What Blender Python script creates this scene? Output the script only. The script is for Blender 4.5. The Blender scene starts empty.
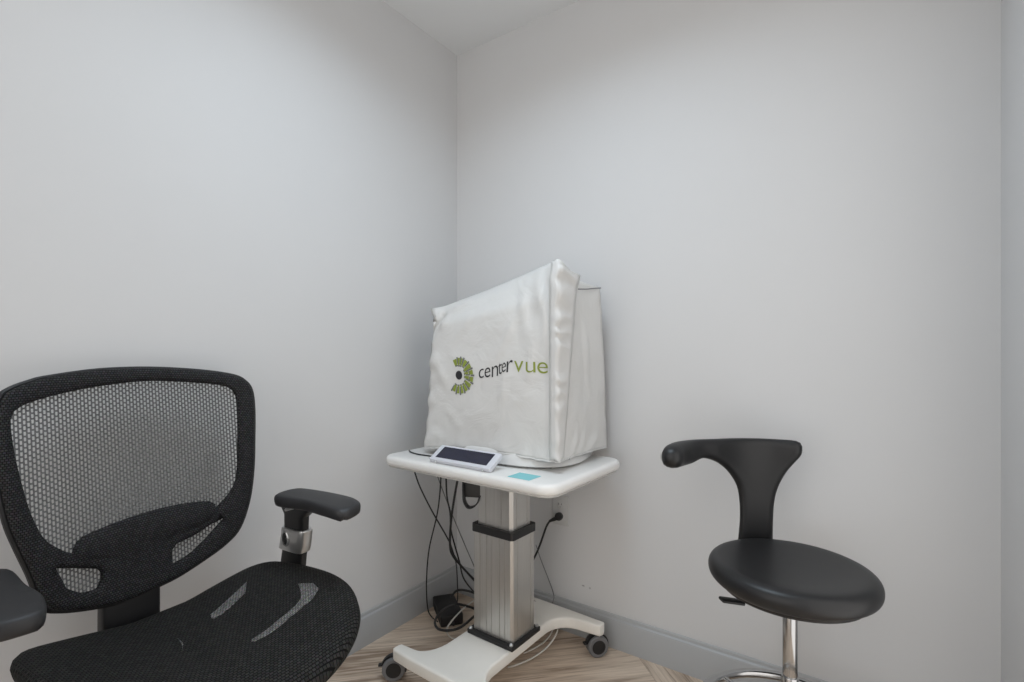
import bpy, bmesh, math, random
from mathutils import Vector, Matrix, noise
from mathutils.geometry import delaunay_2d_cdt
from mathutils.bvhtree import BVHTree
random.seed(7)
R = math.radians
sc = bpy.context.scene
col = sc.collection

# ------------------------------------------------------------------ camera, world, light, exposure
cam_d = bpy.data.cameras.new('camera')
cam = bpy.data.objects.new('camera', cam_d); col.objects.link(cam)
cam.location = (1.506, -1.719, 1.07)
cam.rotation_euler = (R(90), 0, R(34.95))
cam_d.sensor_width = 36; cam_d.lens = 500 / 1024 * 36
cam_d.shift_y = 14 / 1024
cam_d.clip_start = 0.02
sc.camera = cam

w = bpy.data.worlds.new('world'); sc.world = w; w.use_nodes = True
w.node_tree.nodes['Background'].inputs[0].default_value = (1.0, 0.975, 0.945, 1)
w.node_tree.nodes['Background'].inputs[1].default_value = 1.5

def area(name, loc, aim, sx, sy, power, color, spread=180):
    l = bpy.data.lights.new(name, 'AREA'); l.shape = 'RECTANGLE'; l.size = sx; l.size_y = sy
    l.energy = power; l.color = color; l.spread = R(spread)
    o = bpy.data.objects.new(name, l); col.objects.link(o); o.location = loc
    o.rotation_euler = (Vector(aim) - Vector(loc)).to_track_quat('-Z', 'Y').to_euler()
    return o
area('ceiling_panel_light', (0.85, -0.95, 2.405), (0.85, -0.95, 0), 0.56, 0.56, 9.2, (0.74, 0.88, 1.0), 152)
area('rear_soft_light', (1.45, -2.55, 1.75), (0.5, -0.3, 0.85), 0.6, 0.9, 1.0, (1.0, 0.985, 0.96))  # unseen soft lamp behind the camera for the wall shadows; no doorway there

sc.view_settings.view_transform = 'Standard'; sc.view_settings.look = 'None'
sc.view_settings.gamma = 1; sc.view_settings.use_curve_mapping = False
sc.view_settings.exposure = 0.0

# ------------------------------------------------------------------ materials
MATS = {}
def mat(name, color, rough=0.5, metal=0.0, noise_amt=0.0, noise_scale=20, bump=0.0, bump_scale=200, coat=0.0, spec=0.5):
    m = bpy.data.materials.new(name); m.use_nodes = True
    nt = m.node_tree; b = nt.nodes['Principled BSDF']
    b.inputs['Base Color'].default_value = (*color, 1); b.inputs['Roughness'].default_value = rough
    b.inputs['Metallic'].default_value = metal; b.inputs['Coat Weight'].default_value = coat
    b.inputs['Specular IOR Level'].default_value = spec
    tc = nt.nodes.new('ShaderNodeTexCoord')
    if noise_amt:
        n = nt.nodes.new('ShaderNodeTexNoise'); n.inputs['Scale'].default_value = noise_scale; n.inputs['Detail'].default_value = 4
        nt.links.new(tc.outputs['Object'], n.inputs['Vector'])
        mx = nt.nodes.new('ShaderNodeMix'); mx.data_type = 'RGBA'
        mx.inputs['A'].default_value = tuple(c * (1 - noise_amt) for c in color) + (1,)
        mx.inputs['B'].default_value = tuple(min(1, c * (1 + noise_amt)) for c in color) + (1,)
        nt.links.new(n.outputs['Fac'], mx.inputs['Factor']); nt.links.new(mx.outputs['Result'], b.inputs['Base Color'])
    if bump:
        n = nt.nodes.new('ShaderNodeTexNoise'); n.inputs['Scale'].default_value = bump_scale; n.inputs['Detail'].default_value = 3
        nt.links.new(tc.outputs['Object'], n.inputs['Vector'])
        bp = nt.nodes.new('ShaderNodeBump'); bp.inputs['Strength'].default_value = bump; bp.inputs['Distance'].default_value = 0.002
        nt.links.new(n.outputs['Fac'], bp.inputs['Height']); nt.links.new(bp.outputs['Normal'], b.inputs['Normal'])
    MATS[name] = m
    return m

def weave_mat(name, dark, light, uax, vax, cw, ch, rough=0.75, bump=0.6):
    """knitted technical fabric: staggered stitches in the object's own uax / vax plane"""
    m = bpy.data.materials.new(name); m.use_nodes = True; nt = m.node_tree; b = nt.nodes['Principled BSDF']
    b.inputs['Roughness'].default_value = rough; b.inputs['Specular IOR Level'].default_value = 0.17
    tc = nt.nodes.new('ShaderNodeTexCoord'); sp = nt.nodes.new('ShaderNodeSeparateXYZ'); cb = nt.nodes.new('ShaderNodeCombineXYZ')
    nt.links.new(tc.outputs['Object'], sp.inputs[0])
    nt.links.new(sp.outputs[uax], cb.inputs[0]); nt.links.new(sp.outputs[vax], cb.inputs[1])
    br = nt.nodes.new('ShaderNodeTexBrick'); nt.links.new(cb.outputs[0], br.inputs['Vector'])
    br.inputs['Scale'].default_value = 1; br.inputs['Brick Width'].default_value = cw; br.inputs['Row Height'].default_value = ch
    br.inputs['Mortar Size'].default_value = ch * 0.20; br.inputs['Mortar Smooth'].default_value = 0.5
    br.inputs['Color1'].default_value = (*light, 1); br.inputs['Color2'].default_value = tuple((a + c) / 2 for a, c in zip(dark, light)) + (1,)
    br.inputs['Mortar'].default_value = (*dark, 1)
    n = nt.nodes.new('ShaderNodeTexNoise'); n.inputs['Scale'].default_value = 260; nt.links.new(tc.outputs['Object'], n.inputs['Vector'])
    mx = nt.nodes.new('ShaderNodeMix'); mx.data_type = 'RGBA'; mx.blend_type = 'MULTIPLY'; mx.inputs['Factor'].default_value = 0.7
    nt.links.new(br.outputs['Color'], mx.inputs['A']); nt.links.new(n.outputs['Color'], mx.inputs['B'])
    nt.links.new(mx.outputs['Result'], b.inputs['Base Color'])
    bp = nt.nodes.new('ShaderNodeBump'); bp.inputs['Strength'].default_value = bump; bp.inputs['Distance'].default_value = 0.001; bp.invert = True
    nt.links.new(br.outputs['Fac'], bp.inputs['Height']); nt.links.new(bp.outputs['Normal'], b.inputs['Normal'])
    MATS[name] = m
    return m

mat('wall_paint', (0.64, 0.64, 0.644), 0.75, noise_amt=0.015, noise_scale=3, bump=0.05, bump_scale=300)
def scuffs():
    nt = MATS['wall_paint'].node_tree; b = nt.nodes['Principled BSDF']; src = b.inputs['Base Color'].links[0].from_socket
    ge = nt.nodes.new('ShaderNodeNewGeometry'); prev = src
    for (x, z), (sx, sz), k in (((0.636, 0.190), (0.007, 0.0035), .55), ((0.664, 0.188), (0.004, 0.005), .45), ((0.935, 0.718), (0.0025, 0.013), .3), ((1.352, 0.780), (0.016, 0.0018), .25)):
        mp = nt.nodes.new('ShaderNodeVectorMath'); mp.operation = 'SUBTRACT'; mp.inputs[1].default_value = (x, 0, z)
        sc_ = nt.nodes.new('ShaderNodeVectorMath'); sc_.operation = 'MULTIPLY'; sc_.inputs[1].default_value = (1 / sx, 30, 1 / sz)
        ln = nt.nodes.new('ShaderNodeVectorMath'); ln.operation = 'LENGTH'
        mr = nt.nodes.new('ShaderNodeMapRange'); mr.inputs['From Min'].default_value = 1.1; mr.inputs['From Max'].default_value = 0.5; mr.inputs['To Max'].default_value = k
        mx = nt.nodes.new('ShaderNodeMix'); mx.data_type = 'RGBA'; mx.inputs['B'].default_value = (0.08, 0.075, 0.07, 1)
        nt.links.new(ge.outputs['Position'], mp.inputs[0]); nt.links.new(mp.outputs[0], sc_.inputs[0]); nt.links.new(sc_.outputs[0], ln.inputs[0])
        nt.links.new(ln.outputs['Value'], mr.inputs['Value']); nt.links.new(mr.outputs['Result'], mx.inputs['Factor'])
        nt.links.new(prev, mx.inputs['A']); prev = mx.outputs['Result']
    nt.links.new(prev, b.inputs['Base Color'])
scuffs()
mat('ceiling_paint', (0.74, 0.75, 0.755), 0.85, bump=0.05, bump_scale=200)
mat('baseboard_paint', (0.42, 0.43, 0.44), 0.45)
mat('white_laminate', (0.84, 0.83, 0.81), 0.35, noise_amt=0.02, noise_scale=60)
mat('white_paint', (0.90, 0.875, 0.82), 0.4, noise_amt=0.02, noise_scale=30)
mat('edge_trim', (0.5, 0.49, 0.47), 0.5)
mat('white_plastic', (0.70, 0.70, 0.69), 0.4)
mat('tablet_plastic', (0.66, 0.67, 0.72), 0.35)
mat('screen', (0.012, 0.013, 0.035), 0.15)
mat('black_plastic', (0.010, 0.010, 0.011), 0.45, bump=0.1, bump_scale=400)
mat('black_rubber', (0.012, 0.012, 0.012), 0.6)
mat('dark_metal', (0.035, 0.035, 0.035), 0.4, metal=0.3)
mat('grey_tread', (0.16, 0.16, 0.165), 0.55)
mat('silver', (0.62, 0.62, 0.62), 0.32, metal=0.85)
mat('chrome', (0.50, 0.50, 0.50), 0.16, metal=1.0)
mat('leather', (0.011, 0.011, 0.012), 0.40, bump=0.08, bump_scale=350, spec=0.45)
mat('pad_urethane', (0.019, 0.019, 0.021), 0.5, bump=0.08, bump_scale=500)
mat('teal_paper', (0.24, 0.60, 0.64), 0.7)
mat('cable_black', (0.014, 0.014, 0.014), 0.45)
mat('cable_grey', (0.17, 0.17, 0.17), 0.5)
mat('cable_white', (0.6, 0.58, 0.54), 0.45)
mat('ink_black', (0.015, 0.015, 0.018), 0.5)
mat('ink_green', (0.25, 0.31, 0.045), 0.5)
mat('ink_grey', (0.16, 0.16, 0.17), 0.5)
mat('outlet_plastic', (0.58, 0.58, 0.575), 0.4)
mat('mesh_thread', (0.15, 0.15, 0.15), 0.6, noise_amt=0.35, noise_scale=160)
weave_mat('back_fabric', (0.005, 0.005, 0.0055), (0.075, 0.075, 0.08), 'Y', 'Z', 0.0056, 0.0046)
weave_mat('seat_fabric', (0.004, 0.004, 0.004), (0.062, 0.061, 0.058), 'Y', 'X', 0.0085, 0.0058)
weave_mat('vent_fabric', (0.045, 0.045, 0.045), (0.42, 0.41, 0.40), 'Y', 'X', 0.0070, 0.0048)

def fabric_white():
    m = mat('cover_nylon', (0.68, 0.675, 0.66), 0.42, spec=0.4); nt = m.node_tree; b = nt.nodes['Principled BSDF']
    tc = nt.nodes.new('ShaderNodeTexCoord')
    n = nt.nodes.new('ShaderNodeTexNoise'); n.inputs['Scale'].default_value = 9; n.inputs['Detail'].default_value = 4; n.inputs['Distortion'].default_value = 1.6
    nt.links.new(tc.outputs['Object'], n.inputs['Vector'])
    bp = nt.nodes.new('ShaderNodeBump'); bp.inputs['Strength'].default_value = 0.28; bp.inputs['Distance'].default_value = 0.014
    nt.links.new(n.outputs['Fac'], bp.inputs['Height']); nt.links.new(bp.outputs['Normal'], b.inputs['Normal'])
fabric_white()

def aluminium():
    m = mat('brushed_aluminium', (0.60, 0.585, 0.56), 0.30, metal=0.9); nt = m.node_tree; b = nt.nodes['Principled BSDF']
    tc = nt.nodes.new('ShaderNodeTexCoord'); mp = nt.nodes.new('ShaderNodeMapping'); mp.inputs['Scale'].default_value = (300, 300, 4)
    n = nt.nodes.new('ShaderNodeTexNoise'); n.inputs['Scale'].default_value = 1; n.inputs['Detail'].default_value = 3
    nt.links.new(tc.outputs['Object'], mp.inputs[0]); nt.links.new(mp.outputs[0], n.inputs['Vector'])
    r = nt.nodes.new('ShaderNodeMapRange'); r.inputs['To Min'].default_value = 0.26; r.inputs['To Max'].default_value = 0.42
    nt.links.new(n.outputs['Fac'], r.inputs['Value']); nt.links.new(r.outputs['Result'], b.inputs['Roughness'])
    mx = nt.nodes.new('ShaderNodeMix'); mx.data_type = 'RGBA'
    mx.inputs['A'].default_value = (0.52, 0.505, 0.48, 1); mx.inputs['B'].default_value = (0.68, 0.665, 0.64, 1)
    nt.links.new(n.outputs['Fac'], mx.inputs['Factor']); nt.links.new(mx.outputs['Result'], b.inputs['Base Color'])
aluminium()

def wood():
    m = bpy.data.materials.new('wood_plank'); m.use_nodes = True; nt = m.node_tree; b = nt.nodes['Principled BSDF']
    b.inputs['Roughness'].default_value = 0.5; b.inputs['Specular IOR Level'].default_value = 0.35
    uv = nt.nodes.new('ShaderNodeUVMap'); uv.uv_map = 'plank'
    at = nt.nodes.new('ShaderNodeAttribute'); at.attribute_name = 'tone'
    def nz(sx, sy, det, dist):
        mp = nt.nodes.new('ShaderNodeMapping'); mp.inputs['Scale'].default_value = (sx, sy, 1)
        n = nt.nodes.new('ShaderNodeTexNoise'); n.inputs['Scale'].default_value = 1; n.inputs['Detail'].default_value = det; n.inputs['Distortion'].default_value = dist
        nt.links.new(uv.outputs[0], mp.inputs[0]); nt.links.new(mp.outputs[0], n.inputs['Vector']); return n
    n1 = nz(3.0, 34, 5, 0.6); n2 = nz(7, 150, 4, 0.2); n3 = nz(1.6, 7, 3, 0.8)
    ra = nt.nodes.new('ShaderNodeValToRGB'); e = ra.color_ramp.elements
    e[0].position = 0.36; e[0].color = (0.31, 0.225, 0.165, 1); e[1].position = 0.64; e[1].color = (0.77, 0.645, 0.525, 1)
    x = e.new(0.5); x.color = (0.62, 0.50, 0.395, 1)
    ad = nt.nodes.new('ShaderNodeMath'); ad.operation = 'MULTIPLY_ADD'; ad.inputs[1].default_value = 0.45
    nt.links.new(n2.outputs['Fac'], ad.inputs[0])
    s = nt.nodes.new('ShaderNodeMath'); s.operation = 'MULTIPLY'; s.inputs[1].default_value = 0.55
    nt.links.new(n1.outputs['Fac'], s.inputs[0]); nt.links.new(s.outputs[0], ad.inputs[2])
    a2 = nt.nodes.new('ShaderNodeMath'); a2.operation = 'MULTIPLY_ADD'; a2.inputs[1].default_value = 0.35
    sub = nt.nodes.new('ShaderNodeMath'); sub.operation = 'SUBTRACT'; sub.inputs[1].default_value = 0.5
    nt.links.new(n3.outputs['Fac'], sub.inputs[0]); nt.links.new(sub.outputs[0], a2.inputs[0]); nt.links.new(ad.outputs[0], a2.inputs[2])
    a3 = nt.nodes.new('ShaderNodeMath'); a3.operation = 'ADD'; nt.links.new(a2.outputs[0], a3.inputs[0]); nt.links.new(at.outputs['Fac'], a3.inputs[1])
    nt.links.new(a3.outputs[0], ra.inputs[0]); nt.links.new(ra.outputs[0], b.inputs['Base Color'])
    bp = nt.nodes.new('ShaderNodeBump'); bp.inputs['Strength'].default_value = 0.15; bp.inputs['Distance'].default_value = 0.001
    nt.links.new(ad.outputs[0], bp.inputs['Height']); nt.links.new(bp.outputs['Normal'], b.inputs['Normal'])
    MATS['wood_plank'] = m
wood()

# ------------------------------------------------------------------ mesh helpers
def tag(o, label=None, cat=None, group=None, kind=None):
    if label: o['label'] = label
    if cat: o['category'] = cat
    if group: o['group'] = group
    if kind: o['kind'] = kind
    return o
def thing(name, label, cat, loc=(0, 0, 0), rz=0, group=None):
    o = bpy.data.objects.new(name, None); col.objects.link(o); o.empty_display_size = 0.1
    o.location = loc; o.rotation_euler = (0, 0, rz)
    return tag(o, label, cat, group)
class MB:
    def __init__(s): s.v = []; s.f = []
    def add(s, vs, fs):
        n = len(s.v); s.v += [tuple(p) for p in vs]; s.f += [tuple(i + n for i in f) for f in fs]; return s
    def bm_add(s, bm):
        bm.verts.ensure_lookup_table(); bm.verts.index_update()
        s.add([v.co[:] for v in bm.verts], [[v.index for v in f.verts] for f in bm.faces]); bm.free(); return s
    def box(s, c, d, bev=0.0, seg=3, rot=None):
        bm = bmesh.new(); bmesh.ops.create_cube(bm, size=1)
        for v in bm.verts: v.co = Vector((v.co.x * d[0], v.co.y * d[1], v.co.z * d[2]))
        if bev: bmesh.ops.bevel(bm, geom=bm.edges[:], offset=bev, segments=seg, profile=0.5, affect='EDGES')
        M = Matrix.Translation(Vector(c)) @ (rot.to_4x4() if rot else Matrix())
        bm.transform(M); return s.bm_add(bm)
    def lathe(s, prof, c=(0, 0, 0), axis=(0, 0, 1), n=40):
        q = Vector((0, 0, 1)).rotation_difference(Vector(axis).normalized()); c = Vector(c)
        vs = []; fs = []
        for r, z in prof:
            for k in range(n):
                a = 2 * math.pi * k / n; vs.append(c + q @ Vector((r * math.cos(a), r * math.sin(a), z)))
        for i in range(len(prof) - 1):
            for k in range(n):
                k2 = (k + 1) % n; fs.append((i * n + k, i * n + k2, (i + 1) * n + k2, (i + 1) * n + k))
        if prof[0][0] > 1e-5: fs.append(tuple(range(n))[::-1])
        if prof[-1][0] > 1e-5: fs.append(tuple((len(prof) - 1) * n + k for k in range(n)))
        return s.add(vs, fs)
    def cyl(s, a, b, r, r2=None, n=24, bev=0.0):
        a = Vector(a); b = Vector(b); L = (b - a).length; r2 = r if r2 is None else r2
        if bev: prof = [(r - bev, 0), (r - bev * .3, bev * .3), (r, bev), (r2, L - bev), (r2 - bev * .3, L - bev * .3), (r2 - bev, L)]
        else: prof = [(r, 0), (r2, L)]
        return s.lathe(prof, a, b - a, n)
    def tube(s, pts, r, n=8, closed=False, smooth=6):
        P = spline(pts, smooth, closed) if smooth else [Vector(p) for p in pts]
        m = len(P); vs = []; fs = []; up = None
        for i in range(m):
            t = (P[(i + 1) % m] - P[i - 1]) if closed else (P[min(i + 1, m - 1)] - P[max(i - 1, 0)])
            t.normalize()
            if up is None: up = t.orthogonal().normalized()
            up = (up - t * up.dot(t)); up.normalize(); sd = t.cross(up)
            for k in range(n):
                a = 2 * math.pi * k / n; vs.append(P[i] + (up * math.cos(a) + sd * math.sin(a)) * r)
        for i in range(m if closed else m - 1):
            j = (i + 1) % m
            for k in range(n):
                k2 = (k + 1) % n; fs.append((i * n + k, i * n + k2, j * n + k2, j * n + k))
        if not closed: fs += [tuple(range(n))[::-1], tuple((m - 1) * n + k for k in range(n))]
        return s.add(vs, fs)
    def build(s, name, m, parent=None, angle=40, merge=True):
        me = bpy.data.meshes.new(name); me.from_pydata(s.v, [], s.f)
        if merge:
            bm = bmesh.new(); bm.from_mesh(me); bmesh.ops.remove_doubles(bm, verts=bm.verts, dist=1e-6)
            bmesh.ops.recalc_face_normals(bm, faces=bm.faces); bm.to_mesh(me); bm.free()
        me.materials.append(MATS[m])
        me.shade_smooth(); me.set_sharp_from_angle(angle=R(angle))
        o = bpy.data.objects.new(name, me); col.objects.link(o)
        if parent: o.parent = parent
        return o
def spline(pts, n=6, closed=False):
    P = [Vector(p) for p in pts]; m = len(P); out = []
    for i in range(m if closed else m - 1):
        p0 = P[i - 1] if (closed or i > 0) else P[i] * 2 - P[i + 1]
        p1 = P[i]; p2 = P[(i + 1) % m]; p3 = P[(i + 2) % m] if (closed or i + 2 < m) else p2 * 2 - p1
        for k in range(n):
            t = k / n
            out.append(0.5 * ((2 * p1) + (p2 - p0) * t + (2 * p0 - 5 * p1 + 4 * p2 - p3) * t * t + (3 * p1 - p0 - 3 * p2 + p3) * t ** 3))
    if not closed: out.append(P[-1])
    return out
def resample(poly, step):
    P = [Vector(p) for p in poly]; L = [0]
    for i in range(len(P)): L.append(L[-1] + (P[(i + 1) % len(P)] - P[i]).length)
    n = max(8, round(L[-1] / step)); out = []; i = 0
    for k in range(n):
        d = L[-1] * k / n
        while L[i + 1] < d: i += 1
        out.append(P[i].lerp(P[(i + 1) % len(P)], (d - L[i]) / max(1e-9, L[i + 1] - L[i])))
    return out
def inside(p, poly):
    c = False; n = len(poly); j = n - 1
    for i in range(n):
        a = poly[i]; b = poly[j]
        if (a[1] > p[1]) != (b[1] > p[1]) and p[0] < (b[0] - a[0]) * (p[1] - a[1]) / (b[1] - a[1]) + a[0]: c = not c
        j = i
    return c
def segdist(p, poly):
    best = 1e9; n = len(poly); px, py = p[0], p[1]
    for i in range(n):
        ax, ay = poly[i][0], poly[i][1]; bx, by = poly[(i + 1) % n][0], poly[(i + 1) % n][1]
        dx, dy = bx - ax, by - ay; q = dx * dx + dy * dy
        t = 0 if q == 0 else max(0, min(1, ((px - ax) * dx + (py - ay) * dy) / q))
        d = (ax + t * dx - px) ** 2 + (ay + t * dy - py) ** 2
        if d < best: best = d
    return math.sqrt(best)
def sheet(outline, holes, mapf, top, bot, er, step, smooth=True):
    """a cushion or plate cut to a 2-D outline: rounded edge of radius er, thickness +top / -bot"""
    loops = []
    for l in [outline] + holes:
        l = [Vector((p[0], p[1], 0)) for p in l]
        if smooth: l = spline(l, 6, True)
        loops.append([Vector((p.x, p.y)) for p in resample(l, step)])
    pts = []; edges = []
    for l in loops:
        n = len(pts); pts += l; edges += [(n + i, n + (i + 1) % len(l)) for i in range(len(l))]
    nb = len(pts); ok = lambda p: inside(p, loops[0]) and not any(inside(p, h) for h in loops[1:])
    dist = lambda p: min(segdist(p, l) for l in loops)
    for fr in (0.12, 0.4, 1.0):
        d = er * fr
        for li, l in enumerate(loops):
            n = len(l); A = sum(l[i].x * l[(i + 1) % n].y - l[(i + 1) % n].x * l[i].y for i in range(n))
            sgn = (1 if A > 0 else -1) * (1 if li == 0 else -1)
            for i in range(n):
                t = (l[(i + 1) % n] - l[i - 1]).normalized(); p = l[i] + Vector((-t.y, t.x)) * d * sgn
                if ok(p) and dist(p) > d * 0.93: pts.append(p)
    xs = [p.x for p in loops[0]]; ys = [p.y for p in loops[0]]
    y = min(ys); row = 0
    while y < max(ys):
        x = min(xs) + (step * 0.5 if row % 2 else 0)
        while x < max(xs):
            p = Vector((x, y))
            if ok(p) and dist(p) > er + step * 0.45: pts.append(p)
            x += step
        y += step * 0.87; row += 1
    V, E, F, ov, oe, of = delaunay_2d_cdt(pts, edges, [], 0, 1e-7)
    mb = MB(); top_i = []; bot_i = []; vs = []
    for p in V:
        d = dist(p); k = min(1, d / er); h = math.sqrt(max(0, 1 - (1 - k) ** 2))
        if d < 1e-5:
            top_i.append(len(vs)); bot_i.append(len(vs)); vs.append(mapf(p.x, p.y, 0.0))
        else:
            top_i.append(len(vs)); vs.append(mapf(p.x, p.y, top * h)); bot_i.append(len(vs)); vs.append(mapf(p.x, p.y, -bot * h))
    fs = []
    for f in F:
        c = sum((Vector(V[i]) for i in f), Vector((0, 0))) / len(f)
        if ok(c):
            fs.append([top_i[i] for i in f]); fs.append([bot_i[i] for i in f][::-1])
    return mb.add(vs, fs)
def sstep(a, b, x):
    t = max(0, min(1, (x - a) / (b - a))); return t * t * (3 - 2 * t)

# ------------------------------------------------------------------ room
W, D, H = 1.791, 3.05, 2.43
def slab(name, lo, hi, m):
    c = [(a + b) / 2 for a, b in zip(lo, hi)]; d = [b - a for a, b in zip(lo, hi)]
    o = MB().box(c, d).build(name, m); o['kind'] = 'structure'; return o
T = 0.1
slab('wall_left', (-T, -D - T, 0), (0, T, H), 'wall_paint')
slab('wall_right', (0, 0, 0), (W, T, H), 'wall_paint')
# side wall with an unseen opening added to let light reach the lower walls
sw = MB()
for y0, y1, z0 in ((-0.40, T, 0), (-1.40, -0.40, 2.1), (-D - T, -1.40, 0)):
    sw.box((W + T / 2, (y0 + y1) / 2, (z0 + H) / 2), (T, y1 - y0, H - z0))
sw.build('wall_side', 'wall_paint')['kind'] = 'structure'
slab('ceiling', (-T, -D - T, H), (W + T, T, H + T), 'ceiling_paint')

def floor():
    """herringbone planks at 45 degrees to the walls, one structure mesh"""
    L, Wd, g = 1.8, 0.2, 0.0006
    bm = bmesh.new(); uvl = bm.loops.layers.uv.new('plank'); tl = bm.verts.layers.float.new('tone')
    c, s = math.cos(R(45)), math.sin(R(45))
    rnd = random.Random(3)
    planks = []
    for i in range(-24, 25):
        for j in range(-4, 5):
            ox = 0.6 - L + i * Wd + j * L; oy = -0.76 + i * Wd - j * L
            planks.append((ox, oy, ox + L, oy + Wd, 0)); planks.append((ox + L, oy + Wd - L, ox + L + Wd, oy + Wd, 1))
    for x0, y0, x1, y1, v in planks:
        q = [(x0 + g, y0 + g), (x1 - g, y0 + g), (x1 - g, y1 - g), (x0 + g, y1 - g)]
        wp = [(c * x - s * y, s * x + c * y) for x, y in q]
        mx = sum(p[0] for p in wp) / 4; my = sum(p[1] for p in wp) / 4
        if not (-1.0 < mx < W + 1.0 and -D - 1.0 < my < 1.0): continue
        vs = [bm.verts.new((p[0], p[1], 0)) for p in wp]; f = bm.faces.new(vs)
        tone = rnd.uniform(-0.05, 0.05); ru, rv = rnd.uniform(0, 50), rnd.uniform(0, 50)
        for lp, p in zip(f.loops, q):
            a, b2 = (p[0] - x0, p[1] - y0) if not v else (p[1] - y0, p[0] - x0)
            lp[uvl].uv = (a + ru, b2 + rv)
        for vv in vs: vv[tl] = tone
    for co, no in (((-T, 0, 0), (-1, 0, 0)), ((W + T, 0, 0), (1, 0, 0)), ((0, T, 0), (0, 1, 0)), ((0, -D - T, 0), (0, -1, 0))):
        bmesh.ops.bisect_plane(bm, geom=bm.verts[:] + bm.edges[:] + bm.faces[:], plane_co=co, plane_no=no, clear_outer=True)
    # dark underlay seen in the joints
    b0 = [bm.verts.new(p) for p in ((-T, -D - T, -0.0012), (W + T, -D - T, -0.0012), (W + T, T, -0.0012), (-T, T, -0.0012))]
    f = bm.faces.new(b0)
    for vv in b0: vv[tl] = -0.5
    b1 = [bm.verts.new(p) for p in ((-T, -D - T, -0.05), (W + T, -D - T, -0.05), (W + T, T, -0.05), (-T, T, -0.05))]
    bm.faces.new(b1[::-1])
    for i in range(4): bm.faces.new((b0[i], b1[i], b1[(i + 1) % 4], b0[(i + 1) % 4]))
    me = bpy.data.meshes.new('floor'); bm.to_mesh(me); bm.free(); me.materials.append(MATS['wood_plank'])
    o = bpy.data.objects.new('floor', me); col.objects.link(o); o['kind'] = 'structure'
floor()

def baseboard(name, a, b, inward):
    """flat board with a bevelled top edge, run from a to b"""
    a = Vector(a); b = Vector(b); n = Vector(inward)
    prof = [(0, 0), (0.013, 0), (0.013, 0.098), (0.011, 0.104), (0.006, 0.108), (0.005, 0.117), (0.003, 0.12), (0, 0.12)]
    vs = [p + n * x + Vector((0, 0, z)) for p in (a, b) for x, z in prof]; k = len(prof)
    fs = [(i, (i + 1) % k, k + (i + 1) % k, k + i) for i in range(k)] + [tuple(range(k)), tuple(range(k, 2 * k))]
    o = MB().add(vs, fs).build(name, 'baseboard_paint', angle=20); o['kind'] = 'structure'
baseboard('baseboard_left', (0, -D, 0), (0, 0, 0), (1, 0, 0))
baseboard('baseboard_right', (0.013, 0, 0), (W, 0, 0), (0, -1, 0))
baseboard('baseboard_side', (W, -0.40, 0), (W, -0.013, 0), (-1, 0, 0))

# ------------------------------------------------------------------ mesh office chair
CH = thing('office_chair', 'black mesh office chair with armrests standing against the left wall', 'chair', (0.40, -1.235, 0), R(5))
XB, CV, TL = -0.27, 0.8, -0.12
def bmap(l, z, w):
    l2 = l
    nx = Vector((1, -2 * CV * l, -TL)).normalized()
    p = Vector((XB + CV * l * l + TL * (z - 0.7), l, z)); return p + nx * w
outer = [(-.238, .985), (-.222, 1.003), (-.190, 1.016), (-.158, 1.024), (-.066, 1.036), (.036, 1.038), (.144, 1.029), (.216, 1.015), (.243, .999), (.257, .972), (.259, .918), (.254, .837), (.247, .757), (.233, .679), (.208, .613), (.174, .580), (.124, .554), (.071, .534), (.029, .526), (-.033, .520), (-.090, .529), (-.155, .552), (-.184, .576), (-.204, .647), (-.222, .705), (-.236, .758), (-.247, .84), (-.250, .92)]
inner = [(-.228, .945), (-.218, .963), (-.194, .975), (-.142, .988), (-.067, 1.0), (.034, 1.007), (.142, .997), (.197, .986), (.215, .97), (.220, .935), (.216, .842), (.208, .751), (.192, .712), (.166, .684), (.14, .664), (.10, .655), (0, .652), (-.10, .652), (-.138, .660), (-.155, .674), (-.180, .701), (-.195, .736), (-.209, .788), (-.224, .88)]
op1 = [(-.165, .640), (-.125, .624), (-.084, .606), (-.087, .578), (-.097, .567), (-.124, .574), (-.148, .592)]
op2 = [(.173, .646), (.143, .636), (.109, .620), (.063, .609), (.056, .595), (.058, .566), (.096, .580), (.130, .606)]
def dens(poly, n=4):
    out = []
    for i in range(len(poly)):
        a = poly[i]; b = poly[(i + 1) % len(poly)]
        out += [(a[0] + (b[0] - a[0]) * k / n, a[1] + (b[1] - a[1]) * k / n) for k in range(n)]
    return out
sheet(outer, [inner, dens(op1), dens(op2)], bmap, 0.011, 0.009, 0.011, 0.016).build('back_frame', 'back_fabric', CH, 60)
rim = [bmap(l, z, -0.008) for l, z in outer]
MB().tube(rim, 0.0055, 8, True, 5).build('frame_rim', 'black_plastic', CH)
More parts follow.
